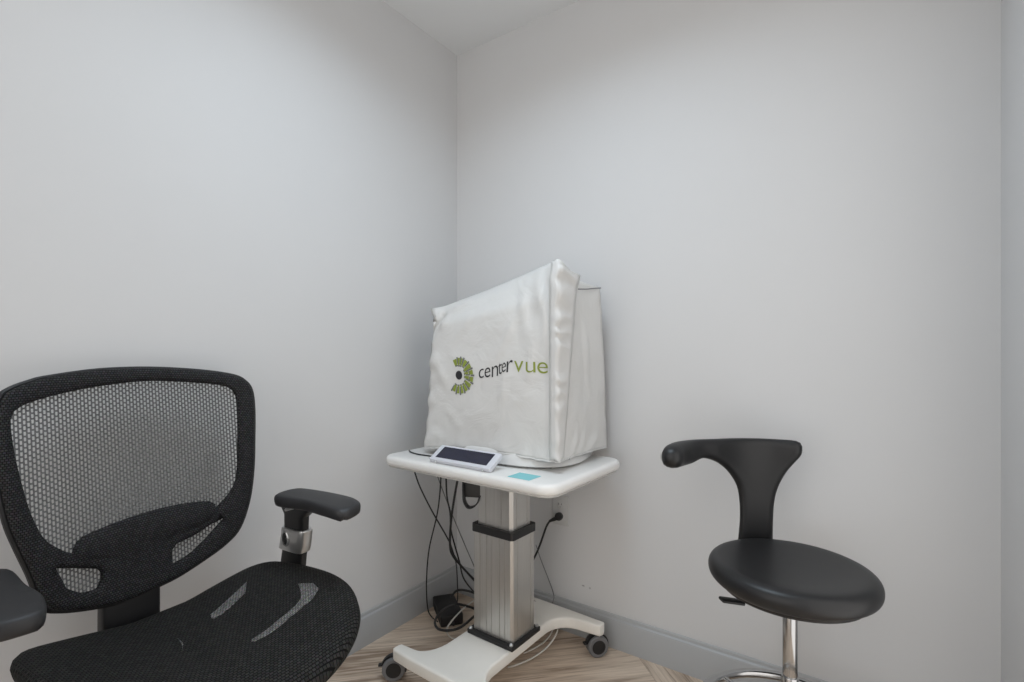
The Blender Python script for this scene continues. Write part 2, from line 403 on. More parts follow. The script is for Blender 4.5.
def mesh_panel():
    mb = MB(); pw, ph = 0.0068, 0.0110; hw, hh = 0.0019, 0.0042
    reg = [(x * 1.045, 0.83 + (z - 0.83) * 1.05) for x, z in outer]
    zone = [Vector((x * 1.04, 0.835 + (z - 0.835) * 1.05)) for x, z in inner]
    holes2 = [[(x + (0.012 if x > c else -0.012), z + (0.012 if z > 0.605 else -0.012)) for x, z in o] for o, c in ((op1, -0.115), (op2, 0.115))]
    for i in range(-38, 39):
        for j in range(0, 48):
            u = i * pw; v = 0.53 + j * ph + (ph / 2 if i % 2 else 0)
            if not (inside((u, v), zone) or any(inside((u, v), h) for h in holes2)): continue
            o4 = [(u - pw / 2, v - ph / 2), (u + pw / 2, v - ph / 2), (u + pw / 2, v + ph / 2), (u - pw / 2, v + ph / 2)]
            i8 = [(u - hw, v - hh * .75), (u, v - hh), (u + hw, v - hh * .75), (u + hw, v + hh * .75), (u, v + hh), (u - hw, v + hh * .75)]
            vs = [bmap(a, b, -0.003) for a, b in o4] + [bmap(a, b, -0.0012) for a, b in i8]
            mb.add(vs, [(0, 1, 6, 5, 4), (1, 2, 7, 6), (2, 3, 9, 8, 7), (3, 0, 4, 9)])
    o = mb.build('back_mesh', 'mesh_thread', CH, 60, merge=False)
    return o
mesh_panel()
lum = [(-.140, .640), (-.138, .664), (-.127, .682), (-.101, .690), (-.023, .700), (.06, .704), (.124, .700), (.150, .692), (.158, .676), (.148, .652), (.110, .632), (.05, .618), (.03, .59), (-.02, .575), (-.06, .585), (-.075, .612), (-.115, .628)]
sheet(lum, [], lambda l, z, w: bmap(l, z, w + 0.008 * sstep(.59, .67, z) - 0.002), 0.012, 0.012, 0.03, 0.014).build('lumbar_pad', 'back_fabric', CH, 60)
MB().box((-0.266, -0.025, 0.48), (0.03, 0.116, 0.19), 0.008).box((-0.12, -0.025, 0.39), (0.30, 0.10, 0.03), 0.008).build('back_bracket', 'black_plastic', CH)

def zseat(f, l):
    z = 0.478 + 0.045 * max(0, abs(l - .02) - 0.06) / 0.24 * (1 - sstep(0.05, 0.3, f) * 0.7)
    if f > 0.08: z -= 1.15 * (f - 0.08) ** 2
    return z
def smap(f, l, w): return Vector((f, l, zseat(f, l) + w))
seat_out = [(-.238, .02), (-.238, .10), (-.236, .18), (-.226, .24), (-.19, .280), (-.12, .298), (-.03, .306), (.05, .302), (.130, .280), (.188, .240), (.222, .180), (.240, .110), (.243, .04), (.238, -.04), (.224, -.11), (.20, -.18), (.14, -.222), (.06, -.240), (-.04, -.248), (-.13, -.250), (-.20, -.243), (-.232, -.215), (-.238, -.16), (-.238, -.08)]
ST = sheet(seat_out, [], lambda f, l, w: smap(f, l, w - 0.022), 0.022, 0.028, 0.024, 0.018).build('seat', 'seat_fabric', CH, 60)
def seat_patch(name, poly):
    o = sheet(poly, [], lambda f, l, w: smap(f, l, w + 0.0012), 0.0006, 0.0015, 0.002, 0.006, smooth=False).build(name, 'vent_fabric', ST, 60)
    o['label'] = 'pale see-through mesh slit in the seat'
seat_patch('mesh_vent', [(-.150, .180), (-.105, .065), (-.078, .055), (-.088, .10), (-.108, .150)])
seat_patch('mesh_vent', [(-.012, .226), (.022, .242), (.056, .232), (.074, .20), (.086, .10), (.084, .045), (.072, .05), (.058, .165), (.046, .190), (.028, .204)])
seat_patch('mesh_vent', [(-.068, -.022), (-.03, -.032), (-.005, -.045), (-.035, -.027)])
# under-seat mechanism, column, star base
MB().box((-0.02, 0, 0.398), (0.24, 0.20, 0.045), 0.012).box((-0.02, 0, 0.425), (0.30, 0.30, 0.02), 0.006).build('mechanism', 'black_plastic', CH)
MB().cyl((0.08, -0.02, 0.40), (0.175, 0.125, 0.395), 0.006).lathe([(0.004, 0), (0.011, 0.004), (0.013, 0.02), (0.009, 0.035), (0, 0.037)], (0.17, 0.12, 0.395), (0.115, 0.135, 0.0), 16).build('tilt_lever', 'black_plastic', CH)
MB().cyl((0, 0, 0.10), (0, 0, 0.25), 0.027, bev=0.003).cyl((0, 0, 0.24), (0, 0, 0.385), 0.014).build('gas_cylinder', 'black_plastic', CH)
def star_base(parent, r, n, a0, m, hub=0.045, zt=0.105, wr=0.028):
    mb = MB().cyl((0, 0, zt - 0.05), (0, 0, zt + 0.02), hub, hub * 0.85, bev=0.006)
    for k in range(n):
        a = a0 + 2 * math.pi * k / n; d = Vector((math.cos(a), math.sin(a), 0)); s = Vector((-d.y, d.x, 0))
        vs = []; ring = []
        for t, wd, zt_, zb in ((0.02, .026, zt + .012, zt - .035), (r * .5, .022, zt - .002, zt - .034), (r, .016, wr * 2 + .026, wr * 2 + .006), (r + .018, .010, wr * 2 + .023, wr * 2 + .008)):
            q = len(vs); vs += [d * t + s * wd + Vector((0, 0, zb)), d * t + s * wd * .7 + Vector((0, 0, zt_)), d * t - s * wd * .7 + Vector((0, 0, zt_)), d * t - s * wd + Vector((0, 0, zb))]
        fs = [(3, 2, 1, 0), (12, 13, 14, 15)]
        for i in range(3):
            for j in range(4): fs.append((i * 4 + j, i * 4 + (j + 1) % 4, i * 4 + 4 + (j + 1) % 4, i * 4 + 4 + j))
        mb.add(vs, fs)
    b = mb.build('star_base', m, parent, 30)
    for k in range(n):
        a = a0 + 2 * math.pi * k / n; d = Vector((math.cos(a), math.sin(a), 0)); s = Vector((-d.y, d.x, 0)); c = d * (r - 0.005) + Vector((0, 0, wr))
        mb = MB()
        for sg in (-1, 1):
            p = c + s * sg * 0.013
            mb.lathe([(0.006, -0.009), (wr - .004, -0.009), (wr, -0.006), (wr, 0.006), (wr - .004, 0.009), (0.006, 0.009)], p, s, 24)
        mb.cyl(c - s * 0.02, c + s * 0.02, 0.005, n=12); mb.cyl(c + Vector((0, 0, 0.0)), c + Vector((0, 0, wr + 0.012)), 0.006, n=12)
        mb.box(c + Vector((0, 0, wr * .72)), (0.02, 0.012, wr * .8), 0.004)
        mb.build('caster', 'black_plastic', parent)
star_base(CH, 0.30, 5, R(36), 'black_plastic')

def armrest(sg):
    A = lambda f, l, z: Vector((f - (0.008 if sg < 0 else 0), sg * (l + (0.042 if sg < 0 else 0)), z))
    # pad: boomerang plan, domed top
    plan = [(-.135, .315), (-.10, .332), (-.03, .340), (.05, .336), (.105, .318), (.122, .292), (.124, .258), (.112, .243), (.05, .243), (-.02, .248), (-.09, .240), (-.125, .240), (-.14, .258)]
    if sg < 0: plan = [(f, l - (0.022 * (1 - sstep(.02, .11, f)) if l < .28 else 0)) for f, l in plan]
    pad = sheet(plan, [], lambda f, l, z: A(f, l, 0.696 + z - 0.05 * max(0, f - 0.05) ** 2 / 0.06 + (-0.004 * ((l - .29) / .05) ** 2)), 0.011, 0.017, 0.006, 0.012).build('arm_pad', 'pad_urethane', CH, 50)
    # post: flattened loft leaning forward as it rises
    def loft(rings, name, m, par):
        mb = MB(); n = 20; vs = []; fs = []
        for f, l, z, a, b in rings:
            for k in range(n):
                t = 2 * math.pi * k / n; cx, sy = math.cos(t), math.sin(t)
                e = 0.45
                vs.append(A(f - 0.030 - 0.06 * (0.683 - z) * 0.6 + a * 1.1 * math.copysign(abs(cx) ** e, cx), l + b * math.copysign(abs(sy) ** e, sy), z))
        for i in range(len(rings) - 1):
            for k in range(n): fs.append((i * n + k, i * n + (k + 1) % n, (i + 1) * n + (k + 1) % n, (i + 1) * n + k))
        fs += [tuple(range(n))[::-1], tuple((len(rings) - 1) * n + k for k in range(n))]
        return mb.add(vs, fs).build(name, m, par, 35)
    post = loft([(-.125, .300, .385, .042, .012), (-.125, .318, .42, .042, .012), (-.118, .318, .50, .040, .013), (-.103, .312, .56, .037, .014), (-.093, .306, .60, .036, .014), (-.083, .298, .64, .036, .015), (-.070, .292, .66, .050, .018), (-.060, .290, .678, .072, .022), (-.058, .290, .683, .075, .022)], 'arm_post', 'black_plastic', CH)
    slv = loft([(-.1135, .3165, .535, .043, .020), (-.112, .316, .538, .0445, .0215), (-.103, .313, .565, .0435, .0215), (-.093, .308, .598, .0425, .0215), (-.0925, .3075, .601, .041, .020)], 'height_sleeve', 'silver', CH)
    c = A(-.150, .2905, .572)
    MB().lathe([(0.0155, -0.004), (0.0155, 0.002), (0.0125, 0.004), (0.0125, 0.0)], (0, 0, 0), (0, -sg, 0), 24).build('button_ring', 'silver', slv)
    bt = MB().lathe([(0.0125, -0.004), (0.0115, 0.002), (0.006, 0.0045), (0, 0.005)], (0, 0, 0), (0, -sg, 0), 24).build('height_button', 'black_plastic', slv)
    for o in slv.children: o.location = c; o.scale = (0.85, 1, 1.45)
    lv = MB().box((0, 0, 0), (0.05, 0.012, 0.008), 0.003, rot=Matrix.Rotation(R(-18), 3, 'Y')).build('pad_lever', 'silver', CH); lv.location = A(-0.085, 0.262, 0.672)
    MB().box(A(-0.125, .17, 0.392), (0.07, 0.29, 0.02), 0.006).build('arm_bracket', 'black_plastic', CH)
armrest(1); armrest(-1)

# ------------------------------------------------------------------ instrument table
TB = thing('instrument_table', 'white wheeled instrument table on an aluminium column in the corner', 'table', (0.487, -0.318, 0), R(-2))
def rrect(x0, y0, x1, y1, r, n=8):
    out = []
    for cx, cy, a0 in ((x1 - r, y1 - r, 0), (x0 + r, y1 - r, 90), (x0 + r, y0 + r, 180), (x1 - r, y0 + r, 270)):
        out += [(cx + r * math.cos(R(a0 + 90 * k / n)), cy + r * math.sin(R(a0 + 90 * k / n))) for k in range(n + 1)]
    return out
def plate(poly, z0, z1, bev, mapxy=lambda x, y: (x, y), seg=5):
    """extruded plan with bullnosed edges"""
    P = [Vector(p) for p in poly]; n = len(P); mb = MB()
    prof = [(bev * (1 - math.cos(a)) if False else bev * (1 - math.sin(a)), a) for a in [math.pi / 2 * k / seg for k in range(seg + 1)]]
    rings = [(bev * (1 - math.sin(a)), z0 + bev * (1 - math.cos(a))) for a in [math.pi / 2 * k / seg for k in range(seg + 1)]]
    rings += [(bev * (1 - math.cos(a)), z1 - bev * (1 - math.sin(a))) for a in [math.pi / 2 * k / seg for k in range(seg + 1)]]
    nrm = []
    for i in range(n):
        a = (P[i] - P[i - 1]); b = (P[(i + 1) % n] - P[i]); t = (a.normalized() if a.length > 1e-9 else Vector((0, 0))) + (b.normalized() if b.length > 1e-9 else Vector((0, 0))); t.normalize()
        nrm.append(Vector((-t.y, t.x)))
    vs = []; fs = []
    for ins, z in rings:
        for i in range(n):
            q = P[i] + nrm[i] * ins; vs.append((q.x, q.y, z))
    for r_ in range(len(rings) - 1):
        for i in range(n): fs.append((r_ * n + i, r_ * n + (i + 1) % n, (r_ + 1) * n + (i + 1) % n, (r_ + 1) * n + i))
    fs += [tuple(range(n))[::-1], tuple((len(rings) - 1) * n + i for i in range(n))]
    return mb.add(vs, fs)
tx0, tx1, ty0, ty1 = -0.395, 0.335, -0.212, 0.262
plate(rrect(tx0, ty0, tx1, ty1, 0.055, 10), 0.676, 0.71, 0.014).build('tabletop', 'white_laminate', TB, 50)
plate(rrect(tx0 + .008, ty0 + .008, tx1 - .008, ty1 - .008, 0.05, 10), 0.671, 0.677, 0.002).build('underside_board', 'edge_trim', TB, 50)
CX, CY = 0.012, -0.008
def column(name, wx, wy, z0, z1, gro, cham):
    """extruded aluminium profile: chamfered corners, shallow vertical grooves"""
    hx, hy = wx / 2, wy / 2; P = []
    def side(a, b, grooves):
        a = Vector(a); b = Vector(b); t = (b - a).normalized(); n = Vector((-t.y, t.x)); L = (b - a).length; P.append(a)
        for g in grooves:
            p = a + t * (L * g); P.extend([p - t * .0016, p - t * .0010 + n * .0018, p + t * .0010 + n * .0018, p + t * .0016])
        P.append(b)
    c = cham
    side((-hx + c, -hy), (hx - c, -hy), gro); side((hx, -hy + c), (hx, hy - c), [0.18, 0.82])
    side((hx - c, hy), (-hx + c, hy), gro); side((-hx, hy - c), (-hx, -hy + c), [0.18, 0.82])
    n = len(P); vs = [(p.x + CX, p.y + CY, z) for z in (z0, z1) for p in P]
    fs = [(i, (i + 1) % n, n + (i + 1) % n, n + i) for i in range(n)] + [tuple(range(n))[::-1], tuple(range(n, 2 * n))]
    return MB().add(vs, fs).build(name, 'brushed_aluminium', TB, 25)
column('column_sleeve', 0.170, 0.132, 0.133, 0.488, [0.17, 0.36, 0.5, 0.72, 0.86], 0.008)
column('inner_column', 0.152, 0.114, 0.43, 0.672, [0.25, 0.75], 0.010)
def ring_band(name, ox, oy, ix, iy, z0, z1, m):
    o = rrect(-ox, -oy, ox, oy, 0.012, 4); i_ = rrect(-ix, -iy, ix, iy, 0.006, 4); n = len(o)
    vs = [(x + CX, y + CY, z) for z in (z0, z1) for x, y in o] + [(x + CX, y + CY, z) for z in (z0, z1) for x, y in i_]
    fs = []
    for k in range(n):
        j = (k + 1) % n
        fs += [(k, j, n + j, n + k), (2 * n + j, 2 * n + k, 3 * n + k, 3 * n + j), (n + k, n + j, 3 * n + j, 3 * n + k), (j, k, 2 * n + k, 2 * n + j)]
    return MB().add(vs, fs).build(name, m, TB, 30)
ring_band('column_collar', 0.089, 0.070, 0.0755, 0.0565, 0.468, 0.494, 'black_plastic')
MB().box((CX, CY, 0.127), (0.194, 0.162, 0.016), 0.003).build('mounting_plate', 'black_plastic', TB)
for sx in (-1, 1):
    for sy in (-1, 1):
        MB().lathe([(0.0065, 0), (0.0065, 0.004), (0.004, 0.006), (0.0025, 0.0045), (0, 0.0045)], (CX + sx * .087, CY + sy * .0735, 0.135), (0, 0, 1), 16).build('bolt', 'silver', TB)
# H-shaped wheeled foot
def foot_plan():
    yA, yB, hw, hx = -0.283, 0.240, 0.023, 0.258; web = 0.098
    P = []
    # front bar lower edge, right tip, inner right fillets, rear bar, back
    P += [(-hx + .048, yA - hw + .004), (-.14, yA - hw), (.14, yA - hw), (hx, yA - hw + .004), (hx + .006, yA), (hx, yA + hw * .7)]
    def fil(x0, y0, x1, y1, cx, cy, n=7):
        return [((1 - t) ** 2 * x0 + 2 * t * (1 - t) * cx + t * t * x1, (1 - t) ** 2 * y0 + 2 * t * (1 - t) * cy + t * t * y1) for t in [k / n for k in range(n + 1)]]
    P += fil(.195, yA + hw, web, yA + hw + .085, web + .01, yA + hw)
    P += fil(web, yB - hw - .085, .195, yB - hw, web + .01, yB - hw)
    P += [(hx, yB - hw * .7), (hx + .006, yB), (hx, yB + hw - .004), (.14, yB + hw), (-.14, yB + hw), (-hx, yB + hw - .004), (-hx - .006, yB), (-hx, yB - hw * .7)]
    P += fil(-.195, yB - hw, -web, yB - hw - .085, -web - .01, yB - hw)
    P += fil(-web, yA + hw + .085, -.165, yA + hw, -web - .01, yA + hw)
    P += [(-hx + .044, yA + hw * .8), (-hx + .038, yA + hw * .3), (-hx + .038, yA - hw * .6)]
    return P
plate(foot_plan(), 0.078, 0.119, 0.008, seg=4).build('foot', 'white_paint', TB, 40)
def caster(x, y, a):
    """twin-wheel castor: two discs either side of a narrow hooded body"""
    c = Vector((x, y, 0.038)); d = Vector((math.cos(a), math.sin(a), 0)); ax = Vector((-d.y, d.x, 0))
    root = MB().cyl((x, y, 0.060), (x, y, 0.079), 0.013, bev=0.002)
    n = 16; prof = [(0.0425 * math.cos(R(-25 + 190 * k / n)), 0.0425 * math.sin(R(-25 + 190 * k / n))) for k in range(n + 1)]
    vs = []
    for sg in (-0.0065, 0.0065):
        for u, v in prof: vs.append(c + ax * sg + d * u + Vector((0, 0, v)))
    m = n + 1
    root.add(vs, [(k, k + 1, m + k + 1, m + k) for k in range(n)] + [tuple(range(m)), tuple(range(m, 2 * m))[::-1], (0, m, 2 * m - 1, m - 1)])
    o = root.build('caster', 'black_plastic', TB, 40)
    for sg in (-1, 1):
        p = c + ax * (sg * 0.0145)
        MB().lathe([(0.0235, -0.007), (0.034, -0.0075), (0.0375, -0.004), (0.038, 0), (0.0375, 0.004), (0.034, 0.0075), (0.0235, 0.007)], p, ax, 36).build('wheel_tread', 'grey_tread', o)
        MB().lathe([(0.0, -0.0082), (0.019, -0.0080), (0.0235, -0.0086), (0.0245, -0.0080), (0.0245, 0.0080), (0.0235, 0.0086), (0.019, 0.0080), (0.0, 0.0082)], p, ax, 36).build('wheel_hub', 'black_plastic', o)
    MB().box(c - d * 0.043 + Vector((0, 0, 0.010)), (0.016, 0.014, 0.007), 0.002, rot=Matrix.Rotation(a, 3, 'Z')).build('brake_tab', 'black_plastic', o)
caster(-0.240, -0.276, R(44)); caster(0.240, -0.281, R(60)); caster(0.236, 0.243, R(50)); caster(-0.240, 0.235, R(40))
# strap-like hook under the front edge
def hook():
    o = MB().box((0, 0, -.033), (.056, .003, .066), .001).build('hanger_hook', 'dark_metal', TB, 60)
    mb = MB(); S = spline([Vector(p) for p in ((-.027, -.0, -.004), (-.0265, -.004, -.04), (-.022, -.010, -.075), (-.008, -.014, -.094), (.010, -.012, -.092), (.022, -.006, -.080), (.0275, -.001, -.062))], 5)
    vs = []; fs = []
    for p in S: vs += [p + Vector((0, -.011, 0)), p + Vector((0, .011, 0))]
    for i in range(len(S) - 1): fs.append((2 * i, 2 * i + 1, 2 * i + 3, 2 * i + 2))
    k = mb.add(vs, fs).build('hook_loop', 'black_plastic', o, 60); m = k.modifiers.new('t', 'SOLIDIFY'); m.thickness = 0.004; m.offset = 0
    o.location = (-0.018, -0.140, 0.672); o.rotation_euler = (0, 0, R(26))
hook()

# ------------------------------------------------------------------ covered eye camera on the table
CM = thing('eye_camera', 'white tabletop eye camera whose curved base shows under the cloth cover', 'camera', (0.47, -0.24, 0.71))
def cam_base():
    P = []
    fr = [(.272, .06), (.283, -.01), (.272, -.085), (.235, -.135), (.17, -.165), (.10, -.175), (0, -.178)]
    full = [(0, .19), (.17, .19), (.23, .18), (.250, .14)] + fr
    full += [(-x, y) for x, y in full[-2:0:-1]]
    full = [(p.x, p.y) for p in spline([Vector((x, y, 0)) for x, y in full], 4, True)][::-1]
    return full
def scaled(P, k, dy=0): return [(x * k, (y) * k + dy) for x, y in P]
bp_ = cam_base(); n = len(bp_); vs = []; fs = []
for k, z in ((0.975, 0.006), (1.0, 0.010), (0.985, 0.020), (0.93, 0.048), (0.86, 0.058)):
    vs += [(x * k, y * k, z) for x, y in bp_]
for r_ in range(4):
    for i in range(n): fs.append((r_ * n + i, r_ * n + (i + 1) % n, (r_ + 1) * n + (i + 1) % n, (r_ + 1) * n + i))
fs += [tuple(range(n)), tuple(4 * n + i for i in range(n))]
CB = MB().add(vs, fs).build('base', 'white_plastic', CM, 50)
MB().box((0, 0.02, 0.003), (0.46, 0.26, 0.006), 0.002).build('base_gasket', 'black_rubber', CM)
MB().lathe([(0.005, 0), (0.005, 0.003), (0, 0.004)], (.2665, -.062, .030), (0.8, -0.45, 0.35), 12).build('base_screw', 'black_plastic', CB)
MB().box((0, 0.02, 0.27), (0.40, 0.22, 0.44), 0.04).build('body', 'white_plastic', CM)
MB().box((0.10, 0.03, 0.52), (0.22, 0.20, 0.10), 0.03).build('head', 'white_plastic', CM)

# cloth cover: rings of a rounded box, four corner stations per height
def cover():
    ns = 40; nl = 46
    # corner tracks: (z fraction) -> FL, FR, BR, BL as (x, y); z per corner at hem and top
    def tr(keys, t):
        for (a, p), (b, q) in zip(keys, keys[1:]):
            if t <= b:
                k = (t - a) / (b - a); return Vector(p).lerp(Vector(q), k)
        return Vector(keys[-1][1])
    FL = [(0, (.188, -.402, .729)), (.12, (.198, -.400, .80)), (.3, (.205, -.398, .90)), (.6, (.212, -.396, 1.05)), (.82, (.218, -.392, 1.18)), (.93, (.214, -.384, 1.222)), (1, (.216, -.362, 1.240))]
    FR = [(0, (.753, -.402, .746)), (.12, (.752, -.400, .80)), (.3, (.750, -.398, .92)), (.6, (.748, -.396, 1.10)), (.82, (.748, -.396, 1.235)), (.93, (.747, -.394, 1.315)), (1, (.742, -.388, 1.362))]
    BR = [(0, (.755, -.045, .738)), (.3, (.752, -.050, .90)), (.6, (.750, -.06, 1.08)), (.82, (.748, -.070, 1.22)), (.93, (.745, -.078, 1.285)), (1, (.742, -.085, 1.312))]
    BL = [(0, (.20, -.060, .735)), (.3, (.205, -.064, .88)), (.6, (.212, -.070, 1.04)), (.82, (.222, -.08, 1.15)), (.93, (.24, -.10, 1.19)), (1, (.27, -.14, 1.21))]
    sides = [(FL, FR), (FR, BR), (BR, BL), (BL, FL)]
    nrm = [Vector((0, -1, 0)), Vector((1, 0, 0)), Vector((0, 1, 0)), Vector((-1, 0, 0))]
    rings = []
    for li in range(nl + 1):
        t = li / nl; ring = []
        for si, (A_, B_) in enumerate(sides):
            a = tr(A_, t); b = tr(B_, t)
            for k in range(ns):
                u = k / ns; p = a.lerp(b, u)
                edge = min(u, 1 - u)
                off = 0.0
                # softly rounded corners and a slack panel
                off -= 0.012 * (1 - sstep(0, 0.045, edge)) * (0.6 if t < .9 else .3)
                off += 0.006 * math.sin(math.pi * u) * math.sin(math.pi * min(1, t * 1.15))
                if si == 0:
                    # front: upper panel leans back over the machine's shoulder
                    lean = max(0, (t - 0.80 - 0.05 * u) / 0.2)
                    q_ = lean * math.sin(math.pi * min(1, max(0, u * 0.98))) ** 0.7; off -= 0.065 * q_; p.z += 0.015 * q_
                    # hem wave
                    hw = (1 - sstep(0, .10, t))
                    p.z += hw * (0.014 * math.sin(math.pi * min(1, u / 0.93)) ** 1.2)
                    # gathers beside the corner strip
                    g = math.exp(-((u - 0.93) / 0.06) ** 2) * math.exp(-((t - 0.86) / 0.10) ** 2)
                    off += g * 0.012 * math.sin(70 * (u + 0.35 * t))
                    g = math.exp(-((u - 0.80) / 0.10) ** 2) * math.exp(-((t - 0.80) / 0.14) ** 2)
                    off += g * 0.006 * math.sin(55 * (u + 0.22 * t))
                    # crumpled left edge
                    g = math.exp(-((u - 0.02) / 0.07) ** 2)
                    off += g * 0.004 * math.sin(23 * t + 9 * u) + g * 0.003 * math.sin(47 * t - 20 * u)
                    g = math.exp(-((u - 0.055 - .5 * (t - .84)) / 0.03) ** 2) * math.exp(-((t - 0.85) / 0.045) ** 2)
                    off -= g * 0.034
                    # folds near the hem
                    off += (1 - sstep(0, .16, t)) * 0.004 * math.sin(60 * u + 8 * math.sin(6 * u))
                    # drape creases running from the shoulder
                    for (u0, t0, u1, t1, wd, am) in ((.76, .84, .50, .45, .022, .007), (.86, .74, .79, .30, .02, .006), (.93, .80, .90, .45, .015, .006), (.06, .60, .24, .30, .025, .006), (.2, .25, .34, .12, .02, .006), (.10, .80, .16, .90, .012, .012), (.16, .90, .32, .955, .010, .012), (.66, .6, .60, .1, .02, .005), (.03, .12, .22, .05, .02, .006), (.05, .42, .16, .30, .015, .006), (.35, .82, .20, .66, .02, .004)):
                        dx, dy = u1 - u0, t1 - t0; q = max(0, min(1, ((u - u0) * dx + (t - t0) * dy) / (dx * dx + dy * dy)))
                        dd = math.hypot(u - u0 - q * dx, t - t0 - q * dy); off += am * math.exp(-(dd / wd) ** 2) * math.sin(math.pi * min(1, q + .15))
                if si == 1:
                    hw = (1 - sstep(0, .12, t)); p.z += hw * 0.004 * math.sin(math.pi * min(1, u * 0.95)) ** 1.5
                    off -= 0.018 * math.sin(math.pi * u) * sstep(.1, .5, t)
                    for (u0, t0, u1, t1, wd, am) in ((.25, .02, .42, .22, .03, .008), (.4, .02, .55, .18, .03, .006), (.6, .05, .86, .10, .03, .008), (.62, .7, .66, .15, .05, .006), (.3, .9, .34, .5, .05, .004)):
                        dx, dy = u1 - u0, t1 - t0; q = max(0, min(1, ((u - u0) * dx + (t - t0) * dy) / (dx * dx + dy * dy)))
                        dd = math.hypot(u - u0 - q * dx, t - t0 - q * dy); off += am * math.exp(-(dd / wd) ** 2) * math.sin(math.pi * min(1, q + .2))
                    p.z -= sstep(.86, 1, t) * 0.012 * math.sin(math.pi * u)
                    # horn of cloth at the top left corner
                if si in (0, 3):
                    e = u if si == 0 else 1 - u
                    g = math.exp(-(e / 0.035) ** 2) * math.exp(-((t - 0.965) / 0.03) ** 2); p.x -= 0.014 * g; p.z += 0.012 * g
                    g = math.exp(-((e - .03) / 0.03) ** 2) * math.exp(-((t - 0.86) / 0.05) ** 2); p.x += 0.016 * g
                q = p + nrm[si] * off
                nz = noise.noise(q * 9) * 0.0045 + noise.noise(q * 23 + Vector((3, 1, 7))) * 0.0018
                q += nrm[si] * nz
                ring.append(q)
        rings.append(ring)
    n = 4 * ns; vs = [p for r in rings for p in r]; fs = []
    for i in range(nl):
        for k in range(n): fs.append((i * n + k, i * n + (k + 1) % n, (i + 1) * n + (k + 1) % n, (i + 1) * n + k))
    # top: shrink the last ring to its middle
    c = sum(rings[-1], Vector()) / n + Vector((0.02, 0.02, 0.0))
    base = len(vs) - n
    for q, k in enumerate((.8, .55, .3, .1)):
        for p in rings[-1]:
            z = c + (p - c) * k; z.z += 0.004 * noise.noise(z * 14); vs.append(z)
        b1 = base + q * n; b2 = base + (q + 1) * n
        for j in range(n): fs.append((b1 + j, b1 + (j + 1) % n, b2 + (j + 1) % n, b2 + j))
    last = base + 4 * n; vs.append(c); ci = len(vs) - 1
    for j in range(n): fs.append((last + j, last + (j + 1) % n, ci))
    return vs, fs, rings
cv_v, cv_f, cv_r = cover()
CVT = thing('dust_cover', 'white cloth dust cover with green and black lettering draped on the table', 'cover', (0.47, -0.23, 0.71))
CO = Vector((0.47, -0.23, 0.71))
cl = MB().add([Vector(p) - CO for p in cv_v], cv_f).build('cloth', 'cover_nylon', CVT, 180)
so = cl.modifiers.new('t', 'SOLIDIFY'); so.thickness = 0.0016; so.offset = 0
bvh = BVHTree.FromPolygons([Vector(p) for p in cv_v], cv_f)
def front_y(x, z, back=0.0):
    h = bvh.ray_cast(Vector((x, -0.9, z)), Vector((0, 1, 0)))
    return h[0].y if h[0] else -0.40
# hem: stitched edge tube
MB().tube([p - CO for p in cv_r[0]], 0.0026, 6, True, 0).build('hem', 'cover_nylon', CVT)
# puckered strip down the front right corner
def strip():
    mb = MB(); vs = []; fs = []; n = 70; m = 8
    for i in range(n + 1):
        t = i / n; z = 0.752 + t * (1.357 - 0.752)
        wd = 0.045 + 0.098 * t
        pk = 0.006 * math.sin(t * 62 + 2 * math.sin(t * 19)) * (0.35 + 0.65 * t) 
        for k in range(m + 1):
            s = k / m
            if s < 0.4:   # front face share
                x = 0.728 + 0.030 * s / 0.4; y = -0.408 - 0.004 * math.sin(s / 0.4 * math.pi / 2)
            else:
                x = 0.758 - 0.003 * (s - .4); y = -0.412 + (s - 0.4) / 0.6 * wd
            bulge = 0.005 * math.sin(math.pi * s)
            q = Vector((x + bulge + pk * math.sin(math.pi * s), y - bulge * .6 - pk * 0.5 * math.sin(math.pi * s), z))
            q.z += 0.008 * math.sin(8 * s + t * 30) * math.sin(math.pi * s)
            lean = sstep(.9, 1, t); q.y += lean * 0.012; q.z -= 0.036 * max(0, s - 0.25) * sstep(.75, 1, t); vs.append(q - CO)
    for i in range(n):
        for k in range(m): fs.append((i * (m + 1) + k, i * (m + 1) + k + 1, (i + 1) * (m + 1) + k + 1, (i + 1) * (m + 1) + k))
    o = mb.add(vs, fs).build('corner_strip', 'cover_nylon', CVT, 180); s = o.modifiers.new('t', 'SOLIDIFY'); s.thickness = 0.003; s.offset = -1
    o['label'] = 'puckered strip sewn down the front corner'
strip()
# dark grey line along the top fold at the back of the right side
MB().tube([Vector(p) - CO for p in ((.757, -.272, 1.283), (.753, -.21, 1.290), (.752, -.14, 1.300), (.750, -.090, 1.307))], 0.0022, 6).build('top_fold_line', 'ink_grey', CVT)

# printed lettering and emblem on the front, each shape laid on the cloth
GLY = [('c', 0.4516, 0.4722, 0.9925, 1.0231, 'k'), ('e', 0.4760, 0.4995, 0.9958, 1.0282, 'k'), ('n', 0.5053, 0.5308, 0.9992, 1.0346, 'k'), ('t', 0.5308, 0.5466, 1.0070, 1.0449, 'k'),
       ('e', 0.5456, 0.5637, 1.0145, 1.0450, 'k'), ('r', 0.5659, 0.5884, 1.0165, 1.0523, 'k'), ('v', 0.5938, 0.6293, 1.0155, 1.0510, 'g'), ('u', 0.6391, 0.6738, 1.0151, 1.0485, 'g'), ('e', 0.6800, 0.7163, 1.0131, 1.0476, 'g')]
def on_cloth(mb, name, m, label=None, lift=0.0020):
    vs = []
    for x, _, z in mb.v: vs.append((x - CO.x, front_y(x, z) - lift - CO.y, z - CO.z))
    mb.v = vs; o = mb.build(name, m, CVT, 180, merge=False)
    if label: o['label'] = label
    return o
